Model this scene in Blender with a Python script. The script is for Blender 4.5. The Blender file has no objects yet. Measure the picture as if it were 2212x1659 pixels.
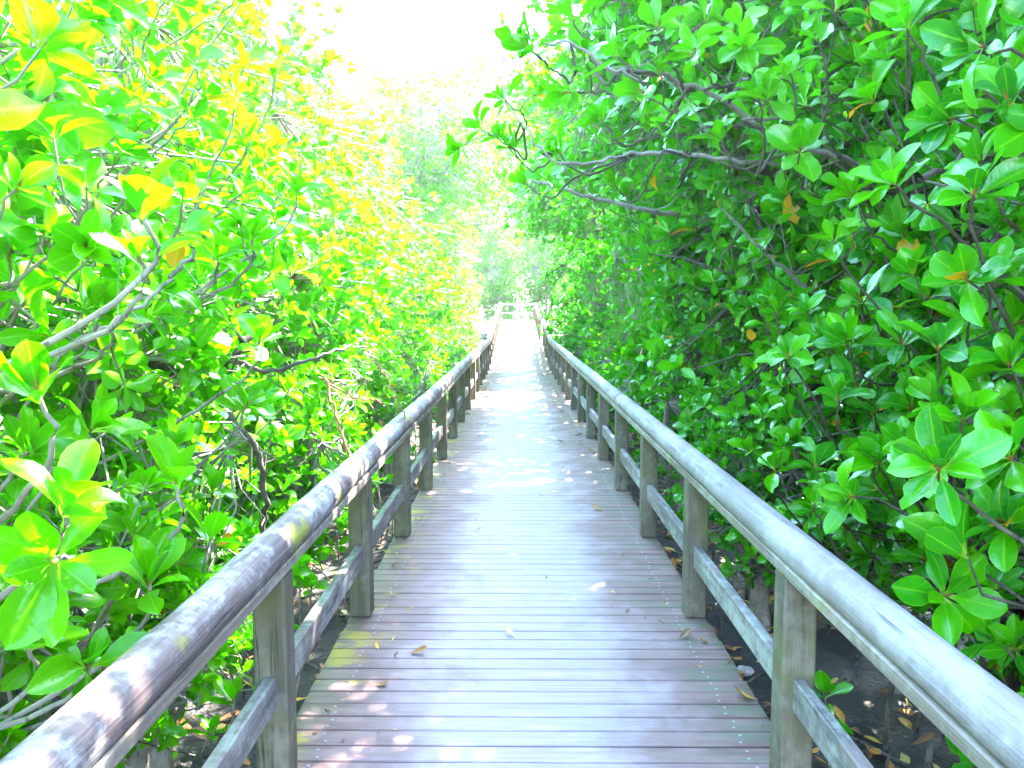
import bpy, math, random
import numpy as np
from mathutils import Vector

random.seed(7)
RNG = np.random.default_rng(11)
S = bpy.context.scene
COL = S.collection
R = math.radians

# ------------------------------------------------------------------ camera
F, CX, CY = 1720.0, 1106.0, 829.5          # focal length and centre for a 2212 x 1659 frame
CAM = np.array([-0.05, 0.0, 1.45])
PITCH, YAW = math.atan((CY - 675) / F), math.atan(12 / F)
_f = np.array([-math.sin(YAW) * math.cos(PITCH), math.cos(YAW) * math.cos(PITCH), -math.sin(PITCH)])
_r = np.array([math.cos(YAW), math.sin(YAW), 0.0])
_u = np.cross(_r, _f)


def at(px, py, depth):
    """world point that lies a given depth ahead of the photographer's place"""
    return CAM + depth * (_f + _r * (px - CX) / F - _u * (py - CY) / F)


def on_deck(px, py, z=0.0):
    d = _f + _r * (px - CX) / F - _u * (py - CY) / F
    t = (z - CAM[2]) / d[2]
    return CAM + d * t


cam = bpy.data.cameras.new('camera')
cam.sensor_width = 36.0
cam.lens = 36.0 * F / 2212.0
cam.clip_start, cam.clip_end = 0.05, 2000
camo = bpy.data.objects.new('camera', cam)
COL.objects.link(camo)
camo.location = CAM
camo.rotation_euler = (math.pi / 2 - PITCH, 0, YAW)
S.camera = camo


# ------------------------------------------------------------------ scene helpers
def tag(o, label=None, cat=None, group=None, kind=None):
    if label: o['label'] = label
    if cat: o['category'] = cat
    if group: o['group'] = group
    if kind: o['kind'] = kind
    return o


def empty(name, loc=(0, 0, 0), rz=0.0, parent=None):
    o = bpy.data.objects.new(name, None)
    COL.objects.link(o)
    o.empty_display_size = 0.2
    o.location = loc
    o.rotation_euler = (0, 0, rz)
    if parent: o.parent = parent
    return o


def np_mesh(name, V, Q, mats, uv=None, rnd=None, midx=None, smooth=True):
    """mesh from an (n,3) vertex array and an (m,4) quad array"""
    me = bpy.data.meshes.new(name)
    V = np.ascontiguousarray(V, dtype=np.float32)
    Q = np.ascontiguousarray(Q, dtype=np.int32)
    n, m = len(V), len(Q)
    me.vertices.add(n)
    me.vertices.foreach_set('co', V.ravel())
    me.loops.add(m * 4)
    me.loops.foreach_set('vertex_index', Q.ravel())
    me.polygons.add(m)
    me.polygons.foreach_set('loop_start', np.arange(0, m * 4, 4, dtype=np.int32))
    me.polygons.foreach_set('loop_total', np.full(m, 4, dtype=np.int32))
    if midx is not None:
        me.polygons.foreach_set('material_index', np.ascontiguousarray(midx, dtype=np.int32))
    me.polygons.foreach_set('use_smooth', np.full(m, smooth, dtype=bool))
    if uv is not None:
        l = me.uv_layers.new(name='UVMap')
        l.data.foreach_set('uv', np.ascontiguousarray(uv, dtype=np.float32)[Q.ravel()].ravel())
    if rnd is not None:
        a = me.attributes.new('rnd', 'FLOAT', 'POINT')
        a.data.foreach_set('value', np.ascontiguousarray(rnd, dtype=np.float32))
    for x in (mats if isinstance(mats, (list, tuple)) else [mats]):
        me.materials.append(x)
    me.update(calc_edges=True)
    me.validate()
    return me


def link(name, me, parent=None):
    o = bpy.data.objects.new(name, me)
    COL.objects.link(o)
    if parent: o.parent = parent
    return o


class Geo:
    """collects quads for one mesh"""
    def __init__(s):
        s.V, s.Q, s.R, s.M, s.U, s.n = [], [], [], [], [], 0

    def add(s, V, Q, rnd=0.0, mat=0, uv=None):
        V = np.asarray(V, dtype=float).reshape(-1, 3)
        Q = np.asarray(Q, dtype=int).reshape(-1, 4)
        s.V.append(V); s.Q.append(Q + s.n); s.n += len(V)
        s.R.append(np.broadcast_to(np.asarray(rnd, dtype=float), (len(V),)))
        s.M.append(np.full(len(Q), mat))
        s.U.append(np.zeros((len(V), 2)) if uv is None else uv)

    def mesh(s, name, mats, smooth=True):
        return np_mesh(name, np.concatenate(s.V), np.concatenate(s.Q), mats, np.concatenate(s.U),
                       np.concatenate(s.R), np.concatenate(s.M), smooth)


BOXQ = np.array([[0, 3, 2, 1], [4, 5, 6, 7], [0, 1, 5, 4], [1, 2, 6, 5], [2, 3, 7, 6], [3, 0, 4, 7]])


def beam(g, a, b, w, h, up=(0, 0, 1), rnd=0.0, mat=0, bev=0.004):
    """chamfered rectangular timber from a to b, w across and h along up"""
    a, b, up = np.array(a, float), np.array(b, float), np.array(up, float)
    d = (b - a) / np.linalg.norm(b - a)
    x = np.cross(d, up); x /= np.linalg.norm(x)
    z = np.cross(x, d)
    hw, hh, c = w / 2, h / 2, bev
    prof = [(-hw + c, -hh), (hw - c, -hh), (hw, -hh + c), (hw, hh - c), (hw - c, hh), (-hw + c, hh), (-hw, hh - c), (-hw, -hh + c)]
    rings = []
    for p, k in ((a, 1 - c / max(hw, .001)), (a + d * c, 1), (b - d * c, 1), (b, 1 - c / max(hw, .001))):
        rings.append([p + x * px * k + z * pz * k for px, pz in prof])
    V = np.array(rings).reshape(-1, 3)
    Q = []
    for i in range(3):
        for j in range(8):
            k = (j + 1) % 8
            Q.append([i * 8 + j, i * 8 + k, i * 8 + 8 + k, i * 8 + 8 + j])
    for o in (0, 24):
        for q in ([0, 1, 2, 3], [0, 3, 4, 7], [4, 5, 6, 7]):
            Q.append([o + t for t in (q if o else q[::-1])])
    g.add(V, Q, rnd, mat)


def tubes(P, rad, sides):
    """P (N,K,3) centre lines, rad (N,K): N round tubes as one vertex / quad array"""
    P = np.asarray(P, float); N, K, _ = P.shape
    T = np.gradient(P, axis=1)
    T /= np.linalg.norm(T, axis=2, keepdims=True) + 1e-9
    ref = np.where(np.abs(T[..., 2:3]) > .92, np.array([1., 0, 0]), np.array([0, 0, 1.]))
    A = np.cross(T, ref); A /= np.linalg.norm(A, axis=2, keepdims=True) + 1e-9
    B = np.cross(T, A)
    ang = np.arange(sides) * 2 * math.pi / sides
    V = P[:, :, None, :] + rad[:, :, None, None] * (np.cos(ang)[None, None, :, None] * A[:, :, None, :] + np.sin(ang)[None, None, :, None] * B[:, :, None, :])
    i, k, j = np.meshgrid(np.arange(N), np.arange(K - 1), np.arange(sides), indexing='ij')
    j2 = (j + 1) % sides
    base = (i * K + k) * sides
    Q = np.stack([base + j, base + j2, base + sides + j2, base + sides + j], -1).reshape(-1, 4)
    return V.reshape(-1, 3), Q


def spline(pts, K, wob=0.0, rng=RNG):
    """smooth polyline through pts resampled to K points, with a little wobble"""
    pts = np.asarray(pts, float)
    n = len(pts)
    ts = np.linspace(0, n - 1, K)
    ext = np.vstack([2 * pts[0] - pts[1], pts, 2 * pts[-1] - pts[-2]])
    out = []
    for t in ts:
        i = min(int(t), n - 2); u = t - i
        p0, p1, p2, p3 = ext[i], ext[i + 1], ext[i + 2], ext[i + 3]
        out.append(.5 * ((2 * p1) + (p2 - p0) * u + (2 * p0 - 5 * p1 + 4 * p2 - p3) * u * u + (3 * p1 - p0 - 3 * p2 + p3) * u ** 3))
    out = np.array(out)
    if wob:
        w = rng.normal(0, wob, out.shape); w[0] = 0; w[-1] = 0
        out += w
    return out


# ------------------------------------------------------------------ materials
def mat(name):
    m = bpy.data.materials.new(name)
    m.use_nodes = True
    nt = m.node_tree
    nt.nodes.clear()
    return m, nt


class N:
    def __init__(s, nt): s.nt = nt

    def new(s, t, **kw):
        n = s.nt.nodes.new(t)
        for k, v in kw.items(): setattr(n, k, v)
        return n

    def ln(s, a, b): s.nt.links.new(a, b)

    def val(s, sock, v):
        if isinstance(v, bpy.types.NodeSocket): s.ln(v, sock)
        elif v is not None: sock.default_value = v

    def math(s, op, a, b=None, c=None, clamp=False):
        n = s.new('ShaderNodeMath', operation=op); n.use_clamp = clamp
        s.val(n.inputs[0], a); s.val(n.inputs[1], b)
        if c is not None: s.val(n.inputs[2], c)
        return n.outputs[0]

    def mix(s, f, a, b, bt='MIX'):
        n = s.new('ShaderNodeMix', data_type='RGBA', blend_type=bt)
        s.val(n.inputs[0], f)
        for i, v in ((6, a), (7, b)):
            if isinstance(v, tuple) and len(v) == 3: v = (*v, 1)
            s.val(n.inputs[i], v)
        return n.outputs[2]

    def noise(s, vec, scale, detail=4, rough=.55, dist=0.0):
        n = s.new('ShaderNodeTexNoise')
        n.inputs['Scale'].default_value = scale; n.inputs['Detail'].default_value = detail
        n.inputs['Roughness'].default_value = rough; n.inputs['Distortion'].default_value = dist
        if vec is not None: s.ln(vec, n.inputs['Vector'])
        return n.outputs['Fac']

    def scale(s, vec, sc, loc=(0, 0, 0)):
        n = s.new('ShaderNodeMapping')
        s.ln(vec, n.inputs['Vector'])
        n.inputs['Scale'].default_value = sc; n.inputs['Location'].default_value = loc
        return n.outputs[0]

    def step(s, v, a, b):
        n = s.new('ShaderNodeMapRange', interpolation_type='SMOOTHSTEP')
        s.val(n.inputs[0], v)
        n.inputs[1].default_value = a; n.inputs[2].default_value = b
        return n.outputs[0]

    def ramp(s, v, stops):
        n = s.new('ShaderNodeValToRGB')
        s.val(n.inputs[0], v)
        e = n.color_ramp.elements
        while len(e) < len(stops): e.new(.5)
        for q, (p, c) in zip(e, stops): q.position = p; q.color = (*c, 1)
        return n.outputs[0]

    def attr(s, name): return s.new('ShaderNodeAttribute', attribute_name=name).outputs['Fac']

    def coord(s, k='Object'): return s.new('ShaderNodeTexCoord').outputs[k]

    def sep(s, v):
        n = s.new('ShaderNodeSeparateXYZ'); s.ln(v, n.inputs[0]); return n.outputs

    def bump(s, h, strength, dist=.01):
        n = s.new('ShaderNodeBump')
        s.val(n.inputs['Height'], h)
        n.inputs['Strength'].default_value = strength; n.inputs['Distance'].default_value = dist
        return n.outputs[0]

    def principled(s, col, rough=.6, spec=.5, normal=None):
        n = s.new('ShaderNodeBsdfPrincipled')
        if isinstance(col, tuple): col = (*col, 1)
        s.val(n.inputs['Base Color'], col); s.val(n.inputs['Roughness'], rough)
        n.inputs['Specular IOR Level'].default_value = spec
        if normal is not None: s.ln(normal, n.inputs['Normal'])
        return n.outputs[0]

    def out(s, sh):
        o = s.new('ShaderNodeOutputMaterial'); s.ln(sh, o.inputs['Surface'])


def leaf_material(name, stops, trans, tfac=.42, rough=.14, yellow=.988):
    m, nt = mat(name); n = N(nt)
    uv = n.sep(n.coord('UV')); u, v = uv[0], uv[1]
    rnd = n.attr('rnd')
    obj = n.coord('Object')
    base = n.ramp(rnd, stops)
    old = n.math('GREATER_THAN', rnd, yellow)
    au = n.math('ABSOLUTE', u)
    mott = n.noise(obj, 60, 3)
    base = n.mix(n.step(mott, .35, .8), base, n.mix(.5, base, (.06, .30, .0005)))
    base = n.mix(old, base, (.62, .30, .012))
    rib = n.math('SUBTRACT', 1.0, n.step(au, .02, .10))
    edge = n.step(au, .90, .97)
    line = n.math('MAXIMUM', rib, n.math('MULTIPLY', edge, .7))
    base = n.mix(n.math('MULTIPLY', line, .6), base, (.20, .46, .01))
    pet = n.math('SUBTRACT', 1.0, n.step(v, .12, .22))
    base = n.mix(n.math('MULTIPLY', pet, .8), base, (.26, .44, .02))
    bud = n.math('GREATER_THAN', v, 1.5)
    base = n.mix(bud, base, (.42, .10, .05))
    spots = n.step(n.noise(obj, 210, 1), .735, .77)
    base = n.mix(n.math('MULTIPLY', spots, .5), base, (.22, .13, .02))
    # side veins
    vein = n.new('ShaderNodeTexWave', wave_type='BANDS', bands_direction='Y')
    cb = n.new('ShaderNodeCombineXYZ')
    n.ln(u, cb.inputs[0]); n.ln(n.math('SUBTRACT', v, n.math('MULTIPLY', au, .12)), cb.inputs[1])
    n.ln(cb.outputs[0], vein.inputs['Vector']); vein.inputs['Scale'].default_value = 4.0
    h = n.math('ADD', n.math('MULTIPLY', vein.outputs['Fac'], .07), n.math('MULTIPLY', n.noise(obj, 35, 2), 1.2))
    nor = n.bump(h, .35, .004)
    p = n.principled(base, n.math('ADD', rough, n.math('MULTIPLY', n.noise(obj, 25, 2), .2)), .5, nor)
    t = n.new('ShaderNodeBsdfTranslucent')
    tc = n.mix(.55, base, (*trans, 1) if len(trans) == 3 else trans)
    tc = n.mix(old, tc, (.85, .32, .01))
    tc = n.mix(n.math('MULTIPLY', line, .5), tc, (.20, .80, .01))
    n.ln(tc, t.inputs['Color'])
    mx = n.new('ShaderNodeMixShader'); mx.inputs[0].default_value = tfac
    n.ln(p, mx.inputs[1]); n.ln(t.outputs[0], mx.inputs[2])
    n.out(mx.outputs[0])
    return m


def bark_material(name, c1, c2, c3):
    m, nt = mat(name); n = N(nt)
    o = n.coord('Object')
    a = n.noise(o, 9, 5); b = n.noise(n.scale(o, (1, 1, .35)), 45, 4)
    c = n.mix(n.step(a, .35, .65), c1, c2)
    c = n.mix(n.step(b, .55, .7), c, c3)
    n.out(n.principled(c, .85, .3, n.bump(b, .6, .01)))
    return m


def wood_material(name, axis, base, dark, pale, stain, moss, moss_lo, moss_hi, pale_lo=.45, pale_hi=.62):
    """weathered timber: grain along one axis, pale worn patches, cracks, stains and algae"""
    m, nt = mat(name); n = N(nt)
    o = n.coord('Object'); rnd = n.attr('rnd')
    off = n.new('ShaderNodeVectorMath', operation='ADD')
    cb = n.new('ShaderNodeCombineXYZ')
    for i in range(3): n.ln(n.math('MULTIPLY', rnd, 17.0 + 5 * i), cb.inputs[i])
    n.ln(o, off.inputs[0]); n.ln(cb.outputs[0], off.inputs[1]); o2 = off.outputs[0]
    sc = [60, 60, 60]; sc[axis] = 1.6
    sf = [170, 170, 170]; sf[axis] = 3.0
    sm = [7, 7, 7]; sm[axis] = 2.2
    grain = n.noise(n.scale(o2, sc), 1.0, 5, .6)
    fine = n.noise(n.scale(o2, sf), 1.0, 3, .6)
    patch = n.noise(n.scale(o2, sm), 1.0, 5, .62)
    blot = n.noise(o2, 5.0, 4, .6)
    fleck = n.noise(n.scale(o2, (24, 24, 24)), 1.0, 5, .7)
    c = n.mix(n.step(grain, .3, .7), dark, base)
    wn = n.math('ADD', n.math('MULTIPLY', patch, .65), n.math('MULTIPLY', fleck, .35))
    c = n.mix(n.step(wn, pale_lo, pale_hi), c, pale)
    c = n.mix(n.math('MULTIPLY', n.step(blot, .5, .68), .75), c, stain)
    c = n.mix(n.math('MULTIPLY', n.step(n.math('ADD', n.math('MULTIPLY', blot, .4), n.math('MULTIPLY', n.noise(n.scale(o2, (3, 3, 3), (4, 2, 9)), 1, 4, .6), .6)), moss_lo, moss_hi), .8), c, moss)
    c = n.mix(n.math('MULTIPLY', n.step(fine, .52, .75), .35), c, dark)
    crack = n.math('SUBTRACT', 1.0, n.step(n.math('ABSOLUTE', n.math('SUBTRACT', n.noise(n.scale(o2, [s * .45 for s in sc]), 1.0, 2, .5), .5)), .0, .02))
    cmask = n.math('MULTIPLY', crack, n.step(n.noise(n.scale(o2, sm, (3, 1, 7)), .8, 2), .5, .62))
    c = n.mix(n.math('MULTIPLY', cmask, .8), c, tuple(x * .25 for x in dark))
    h = n.math('SUBTRACT', n.math('ADD', grain, n.math('MULTIPLY', fine, .5)), n.math('MULTIPLY', cmask, 2.0))
    n.out(n.principled(c, .72, .4, n.bump(h, .5, .006)))
    return m


LEAF = leaf_material('mangrove_leaf', [(0.0, (.004, .11, .022)), (.3, (.012, .21, .010)), (.6, (.045, .33, .0005)), (.96, (.09, .42, .0005)), (1.0, (.3, .4, .01))], (.06, .42, .0005), .3)  # right-hand leaves: teal shade is painted into the darkest stops
LEAF_LIT = leaf_material('lit_mangrove_leaf', [(0.0, (.012, .16, .010)), (.35, (.05, .28, .001)), (.7, (.09, .38, .0005)), (.96, (.13, .45, .0005)), (1.0, (.3, .4, .01))], (.07, .60, .0005), .45)  # brighter leaf copy: sunlight on the upper right leaves put into the colour
LEAF_SUN = leaf_material('sunny_mangrove_leaf', [(0.0, (.050, .22, .001)), (.35, (.090, .32, .0003)), (.7, (.120, .39, .0003)), (.96, (.14, .44, .0005)), (1.0, (.3, .4, .01))], (.040, .60, .0002), .47)  # lit leaf copy for the left: sunshine is part of its colour
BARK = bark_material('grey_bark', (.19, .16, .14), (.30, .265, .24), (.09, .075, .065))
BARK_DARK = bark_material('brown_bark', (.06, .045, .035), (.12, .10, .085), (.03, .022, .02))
STEM_RED = bark_material('reddish_stem', (.28, .10, .045), (.34, .17, .08), (.14, .05, .03))

LOG_L = wood_material('mossy_log', 1, (.21, .155, .155), (.11, .075, .08), (.40, .37, .38), (.17, .11, .11), (.33, .34, .035), .57, .64, .44, .58)
LOG_R = wood_material('pale_log', 1, (.30, .25, .28), (.20, .165, .18), (.38, .33, .36), (.25, .19, .20), (.40, .41, .30), .66, .74, .42, .62)
POST = wood_material('post_timber', 2, (.155, .125, .095), (.08, .065, .05), (.215, .18, .145), (.12, .09, .06), (.13, .125, .05), .52, .62)
MIDR = wood_material('mid_rail_timber', 1, (.22, .185, .195), (.12, .095, .10), (.38, .365, .365), (.27, .19, .19), (.3, .31, .1), .66, .75)
BOARD = wood_material('rail_board_timber', 1, (.26, .20, .175), (.14, .105, .09), (.36, .31, .28), (.28, .19, .16), (.32, .33, .12), .58, .66)


def deck_material():
    m, nt = mat('deck_timber'); n = N(nt)
    o = n.coord('Object'); rnd = n.attr('rnd')
    cb = n.new('ShaderNodeCombineXYZ'); n.ln(n.math('MULTIPLY', rnd, 31.0), cb.inputs[0]); n.ln(n.math('MULTIPLY', rnd, 7.0), cb.inputs[1])
    ad = n.new('ShaderNodeVectorMath', operation='ADD'); n.ln(o, ad.inputs[0]); n.ln(cb.outputs[0], ad.inputs[1])
    o2 = ad.outputs[0]
    xyz = n.sep(o)
    grain = n.noise(n.scale(o2, (2.2, 70, 30)), 1.0, 5, .62)
    fine = n.noise(n.scale(o2, (5, 190, 60)), 1.0, 3, .6)
    blot = n.noise(n.scale(o, (2.6, 2.2, 2)), 1.0, 5, .62)
    streak = n.noise(n.scale(o2, (3.2, 16, 10)), 1.0, 5, .6)
    c = n.mix(n.step(grain, .3, .7), (.29, .198, .222), (.39, .287, .325))
    c = n.mix(n.math('MULTIPLY', n.math('SUBTRACT', rnd, .5), .5, clamp=True), c, (.30, .26, .28))
    c = n.mix(n.step(streak, .52, .72), c, (.46, .405, .45))
    # unworn, stained timber along both edges
    ax = n.math('ABSOLUTE', xyz[0])
    e = n.math('ADD', ax, n.math('ADD', n.math('MULTIPLY', n.math('SUBTRACT', blot, .5), .9), n.math('MULTIPLY', n.math('SUBTRACT', streak, .5), .5)))
    edge = n.step(e, .24, .58)
    brown = n.mix(n.step(streak, .35, .62), (.13, .058, .05), (.21, .12, .11))
    c = n.mix(n.math('MULTIPLY', edge, .9), c, brown)
    # algae near the right edge and sun patches painted golden on the left edge
    alg = n.noise(n.scale(o2, (2.0, 9, 4)), 1.0, 5, .65)
    rm = n.math('MULTIPLY', n.step(n.math('ADD', xyz[0], n.math('MULTIPLY', n.math('SUBTRACT', blot, .5), .6)), .42, .72), n.step(alg, .47, .6))
    c = n.mix(n.math('MULTIPLY', rm, .62), c, (.10, .135, .085))
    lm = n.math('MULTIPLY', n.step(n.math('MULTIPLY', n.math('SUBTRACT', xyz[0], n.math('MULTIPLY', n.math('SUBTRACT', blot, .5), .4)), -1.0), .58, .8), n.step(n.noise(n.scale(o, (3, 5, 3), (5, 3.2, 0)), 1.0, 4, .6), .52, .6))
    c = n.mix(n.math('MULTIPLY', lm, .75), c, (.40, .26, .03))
    c = n.mix(n.math('MULTIPLY', n.step(fine, .55, .78), .4), c, (.14, .115, .12))
    wv = n.new('ShaderNodeTexWave', wave_type='BANDS', bands_direction='Y', wave_profile='SIN')
    n.ln(o, wv.inputs['Vector']); wv.inputs['Scale'].default_value = 52.0
    h = n.math('ADD', n.math('MULTIPLY', wv.outputs['Fac'], .8), grain)
    n.out(n.principled(c, n.math('ADD', .42, n.math('MULTIPLY', streak, .3)), .45, n.bump(h, .4, .003)))
    return m


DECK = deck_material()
m_, nt_ = mat('screw_metal'); n_ = N(nt_)
p_ = n_.principled((.30, .30, .32), .5, .5); n_.out(p_)
SCREW = m_


def mud_material():
    m, nt = mat('wet_mud'); n = N(nt)
    o = n.coord('Object')
    a = n.noise(o, 1.3, 6, .6); b = n.noise(o, 14, 5, .65); g = n.noise(o, 70, 3, .6)
    c = n.mix(n.step(a, .38, .62), (.014, .013, .013), (.04, .034, .028))
    c = n.mix(n.step(b, .5, .72), c, (.065, .052, .04))
    c = n.mix(n.math('MULTIPLY', n.step(g, .6, .7), .5), c, (.15, .12, .085))
    r = n.math('SUBTRACT', .85, n.math('MULTIPLY', n.step(a, .6, .4), .45))
    h = n.math('ADD', n.math('MULTIPLY', b, 1.0), n.math('MULTIPLY', g, .3))
    n.out(n.principled(c, r, .4, n.bump(h, .9, .05)))
    return m


MUD = mud_material()


def litter_material(name, stops):
    m, nt = mat(name); n = N(nt)
    uv = n.sep(n.coord('UV')); au = n.math('ABSOLUTE', uv[0])
    c = n.ramp(n.attr('rnd'), stops)
    o = n.coord('Object')
    c = n.mix(n.math('MULTIPLY', n.step(n.noise(o, 90, 3), .55, .7), .6), c, (.12, .05, .02))
    c = n.mix(n.math('MULTIPLY', n.math('SUBTRACT', 1.0, n.step(au, .03, .12)), .5), c, (.6, .42, .15))
    n.out(n.principled(c, .55, .4))
    return m


LITTER = litter_material('fallen_leaf', [(0, (.10, .04, .02)), (.3, (.25, .09, .03)), (.55, (.50, .20, .03)), (.8, (.62, .36, .04)), (1, (.55, .42, .22))])

# ------------------------------------------------------------------ leaves
WT = np.array([0, .10, .20, .34, .50, .66, .80, .91, .97, 1.0])
WW = np.array([.018, .020, .055, .145, .205, .225, .195, .125, .055, .006])


def leaf_template(segs, cross, rng, bend, fold, width=1.0, twist=0.0):
    """one leaf along +Y, upper face +Z, length 1: verts, quads, uv"""
    t = np.array([0, .14, .30, .5, .72, .9, 1.0]) if segs == 6 else (np.array([0, .16, .45, .78, 1.0]) if segs == 4 else WT)
    w = np.interp(t, WT, WW) * width * 1.14
    ang = -bend * np.clip((t - .08) / .92, 0, 1) ** 1.2 + .05
    dt = np.diff(t, prepend=0)
    y = np.cumsum(dt * np.cos(ang)); z = np.cumsum(dt * np.sin(ang))
    us = np.linspace(-1, 1, cross)
    wl, wr = w * rng.uniform(.88, 1.08), w * rng.uniform(.88, 1.08)
    for ww in (wl, wr):
        if segs > 4 and rng.random() < .22:
            k = int(rng.integers(3, len(t) - 1)); ww[k] *= rng.uniform(.35, .75)
    V, U = [], []
    for i in range(len(t)):
        tw = twist * t[i]
        wav = .02 * math.sin(9 * t[i] + twist * 7)
        for u in us:
            xx = u * (wl[i] if u < 0 else wr[i]); zz = abs(u) * w[i] * fold + wav * u * (t[i] > .2)
            V.append((xx * math.cos(tw) - zz * math.sin(tw), y[i], z[i] + zz * math.cos(tw) + xx * math.sin(tw)))
            U.append((u, t[i]))
    Q = []
    for i in range(len(t) - 1):
        for j in range(cross - 1):
            a = i * cross + j
            Q.append((a, a + 1, a + cross + 1, a + cross))
    return np.array(V), np.array(Q), np.array(U)


def rosette_template(rng, n, segs=6, cross=3, spread=(.25, 1.35), bud=True):
    """whorl of leaves round +Z with its base at the origin; leaf length about 1"""
    V, Q, U, Rr = [], [], [], []
    off = 0
    ph = rng.uniform(0, 6.28)
    for k in range(n):
        q = k / max(1, n - 1)
        th = spread[0] + (spread[1] - spread[0]) * q ** .8 + rng.normal(0, .13)
        ph += 2.4 + rng.normal(0, .2)
        L = (.78 + .3 * math.sin(q * 2.6)) * rng.uniform(.68, 1.15)
        v, f, u = leaf_template(segs, cross, rng, rng.uniform(-.1, .8) + (.6 if rng.random() < .12 else 0), rng.uniform(.08, .6), rng.uniform(.72, 1.22), rng.normal(0, .35))
        v = v * L
        d = np.array([math.sin(th) * math.cos(ph), math.sin(th) * math.sin(ph), math.cos(th)])
        nn = np.array([-math.cos(th) * math.cos(ph), -math.cos(th) * math.sin(ph), math.sin(th)])
        x = np.cross(d, nn)
        M = np.stack([x, d, nn], 1)
        roll = rng.normal(0, .25)
        c, s = math.cos(roll), math.sin(roll)
        v = v @ np.array([[c, 0, s], [0, 1, 0], [-s, 0, c]]).T
        v = v @ M.T + np.array([0, 0, -.10 * q])
        V.append(v); Q.append(f + off); U.append(u); off += len(v)
        Rr.append(np.full(len(v), rng.uniform(0, 1)))
    if bud:
        P = np.array([[[0, 0, -.05], [.0, 0, .08], [.01, 0, .2], [.015, 0, .34]]])
        v, f = tubes(P, np.array([[.03, .035, .028, .004]]), 5)
        V.append(v); Q.append(f + off); U.append(np.tile([0., 2.], (len(v), 1))); Rr.append(np.full(len(v), .5))
    return np.concatenate(V), np.concatenate(Q), np.concatenate(U), np.concatenate(Rr)


def make_templates(seed, segs, cross, count=10, nl=(4, 10)):
    rng = np.random.default_rng(seed)
    return [rosette_template(rng, int(rng.integers(nl[0], nl[1] + 1)), segs, cross, (.2, rng.uniform(1.1, 1.6)), rng.random() < .5) for _ in range(count)]


T_HI = make_templates(1, 10, 5)
T_MID = make_templates(2, 6, 3)
T_LOW = make_templates(3, 4, 3, 7, (6, 8))


def frames(axis, rng):
    a = axis / (np.linalg.norm(axis, axis=1, keepdims=True) + 1e-9)
    r = rng.normal(size=a.shape)
    x = np.cross(r, a); x /= np.linalg.norm(x, axis=1, keepdims=True) + 1e-9
    y = np.cross(a, x)
    return np.stack([x, y, a], 2), a


def scatter(templates, P, axis, size, rng, bias=0.0):
    """place whorls at P along axis: vertex, quad, uv, rnd arrays"""
    M, a = frames(axis, rng)
    pick = rng.integers(0, len(templates), len(P))
    Vs, Qs, Us, Rs, off = [], [], [], [], 0
    inst = rng.uniform(0, 1, len(P))
    for k, (v, q, u, r) in enumerate(templates):
        ids = np.nonzero(pick == k)[0]
        if not len(ids): continue
        W = np.einsum('nij,vj->nvi', M[ids], v) * size[ids][:, None, None] + P[ids][:, None, :]
        n, nv = len(ids), len(v)
        Vs.append(W.reshape(-1, 3))
        Qs.append((q[None] + (np.arange(n) * nv)[:, None, None]).reshape(-1, 4) + off)
        Us.append(np.tile(u, (n, 1)))
        jit = rng.uniform(0, 1, (n, nv)) * 0
        rr = .55 * r[None] + .38 * inst[ids][:, None] + bias + jit
        # a few single leaves turn yellow
        leafid = np.round(r * 1e4).astype(int)
        for lid in np.unique(leafid):
            hit = rng.random(n) < .006
            rr[np.ix_(hit, leafid == lid)] = 1.0
        Rs.append(np.clip(rr, 0, 1).reshape(-1))
        off += n * nv
    return np.concatenate(Vs), np.concatenate(Qs), np.concatenate(Us), np.concatenate(Rs)


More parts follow.
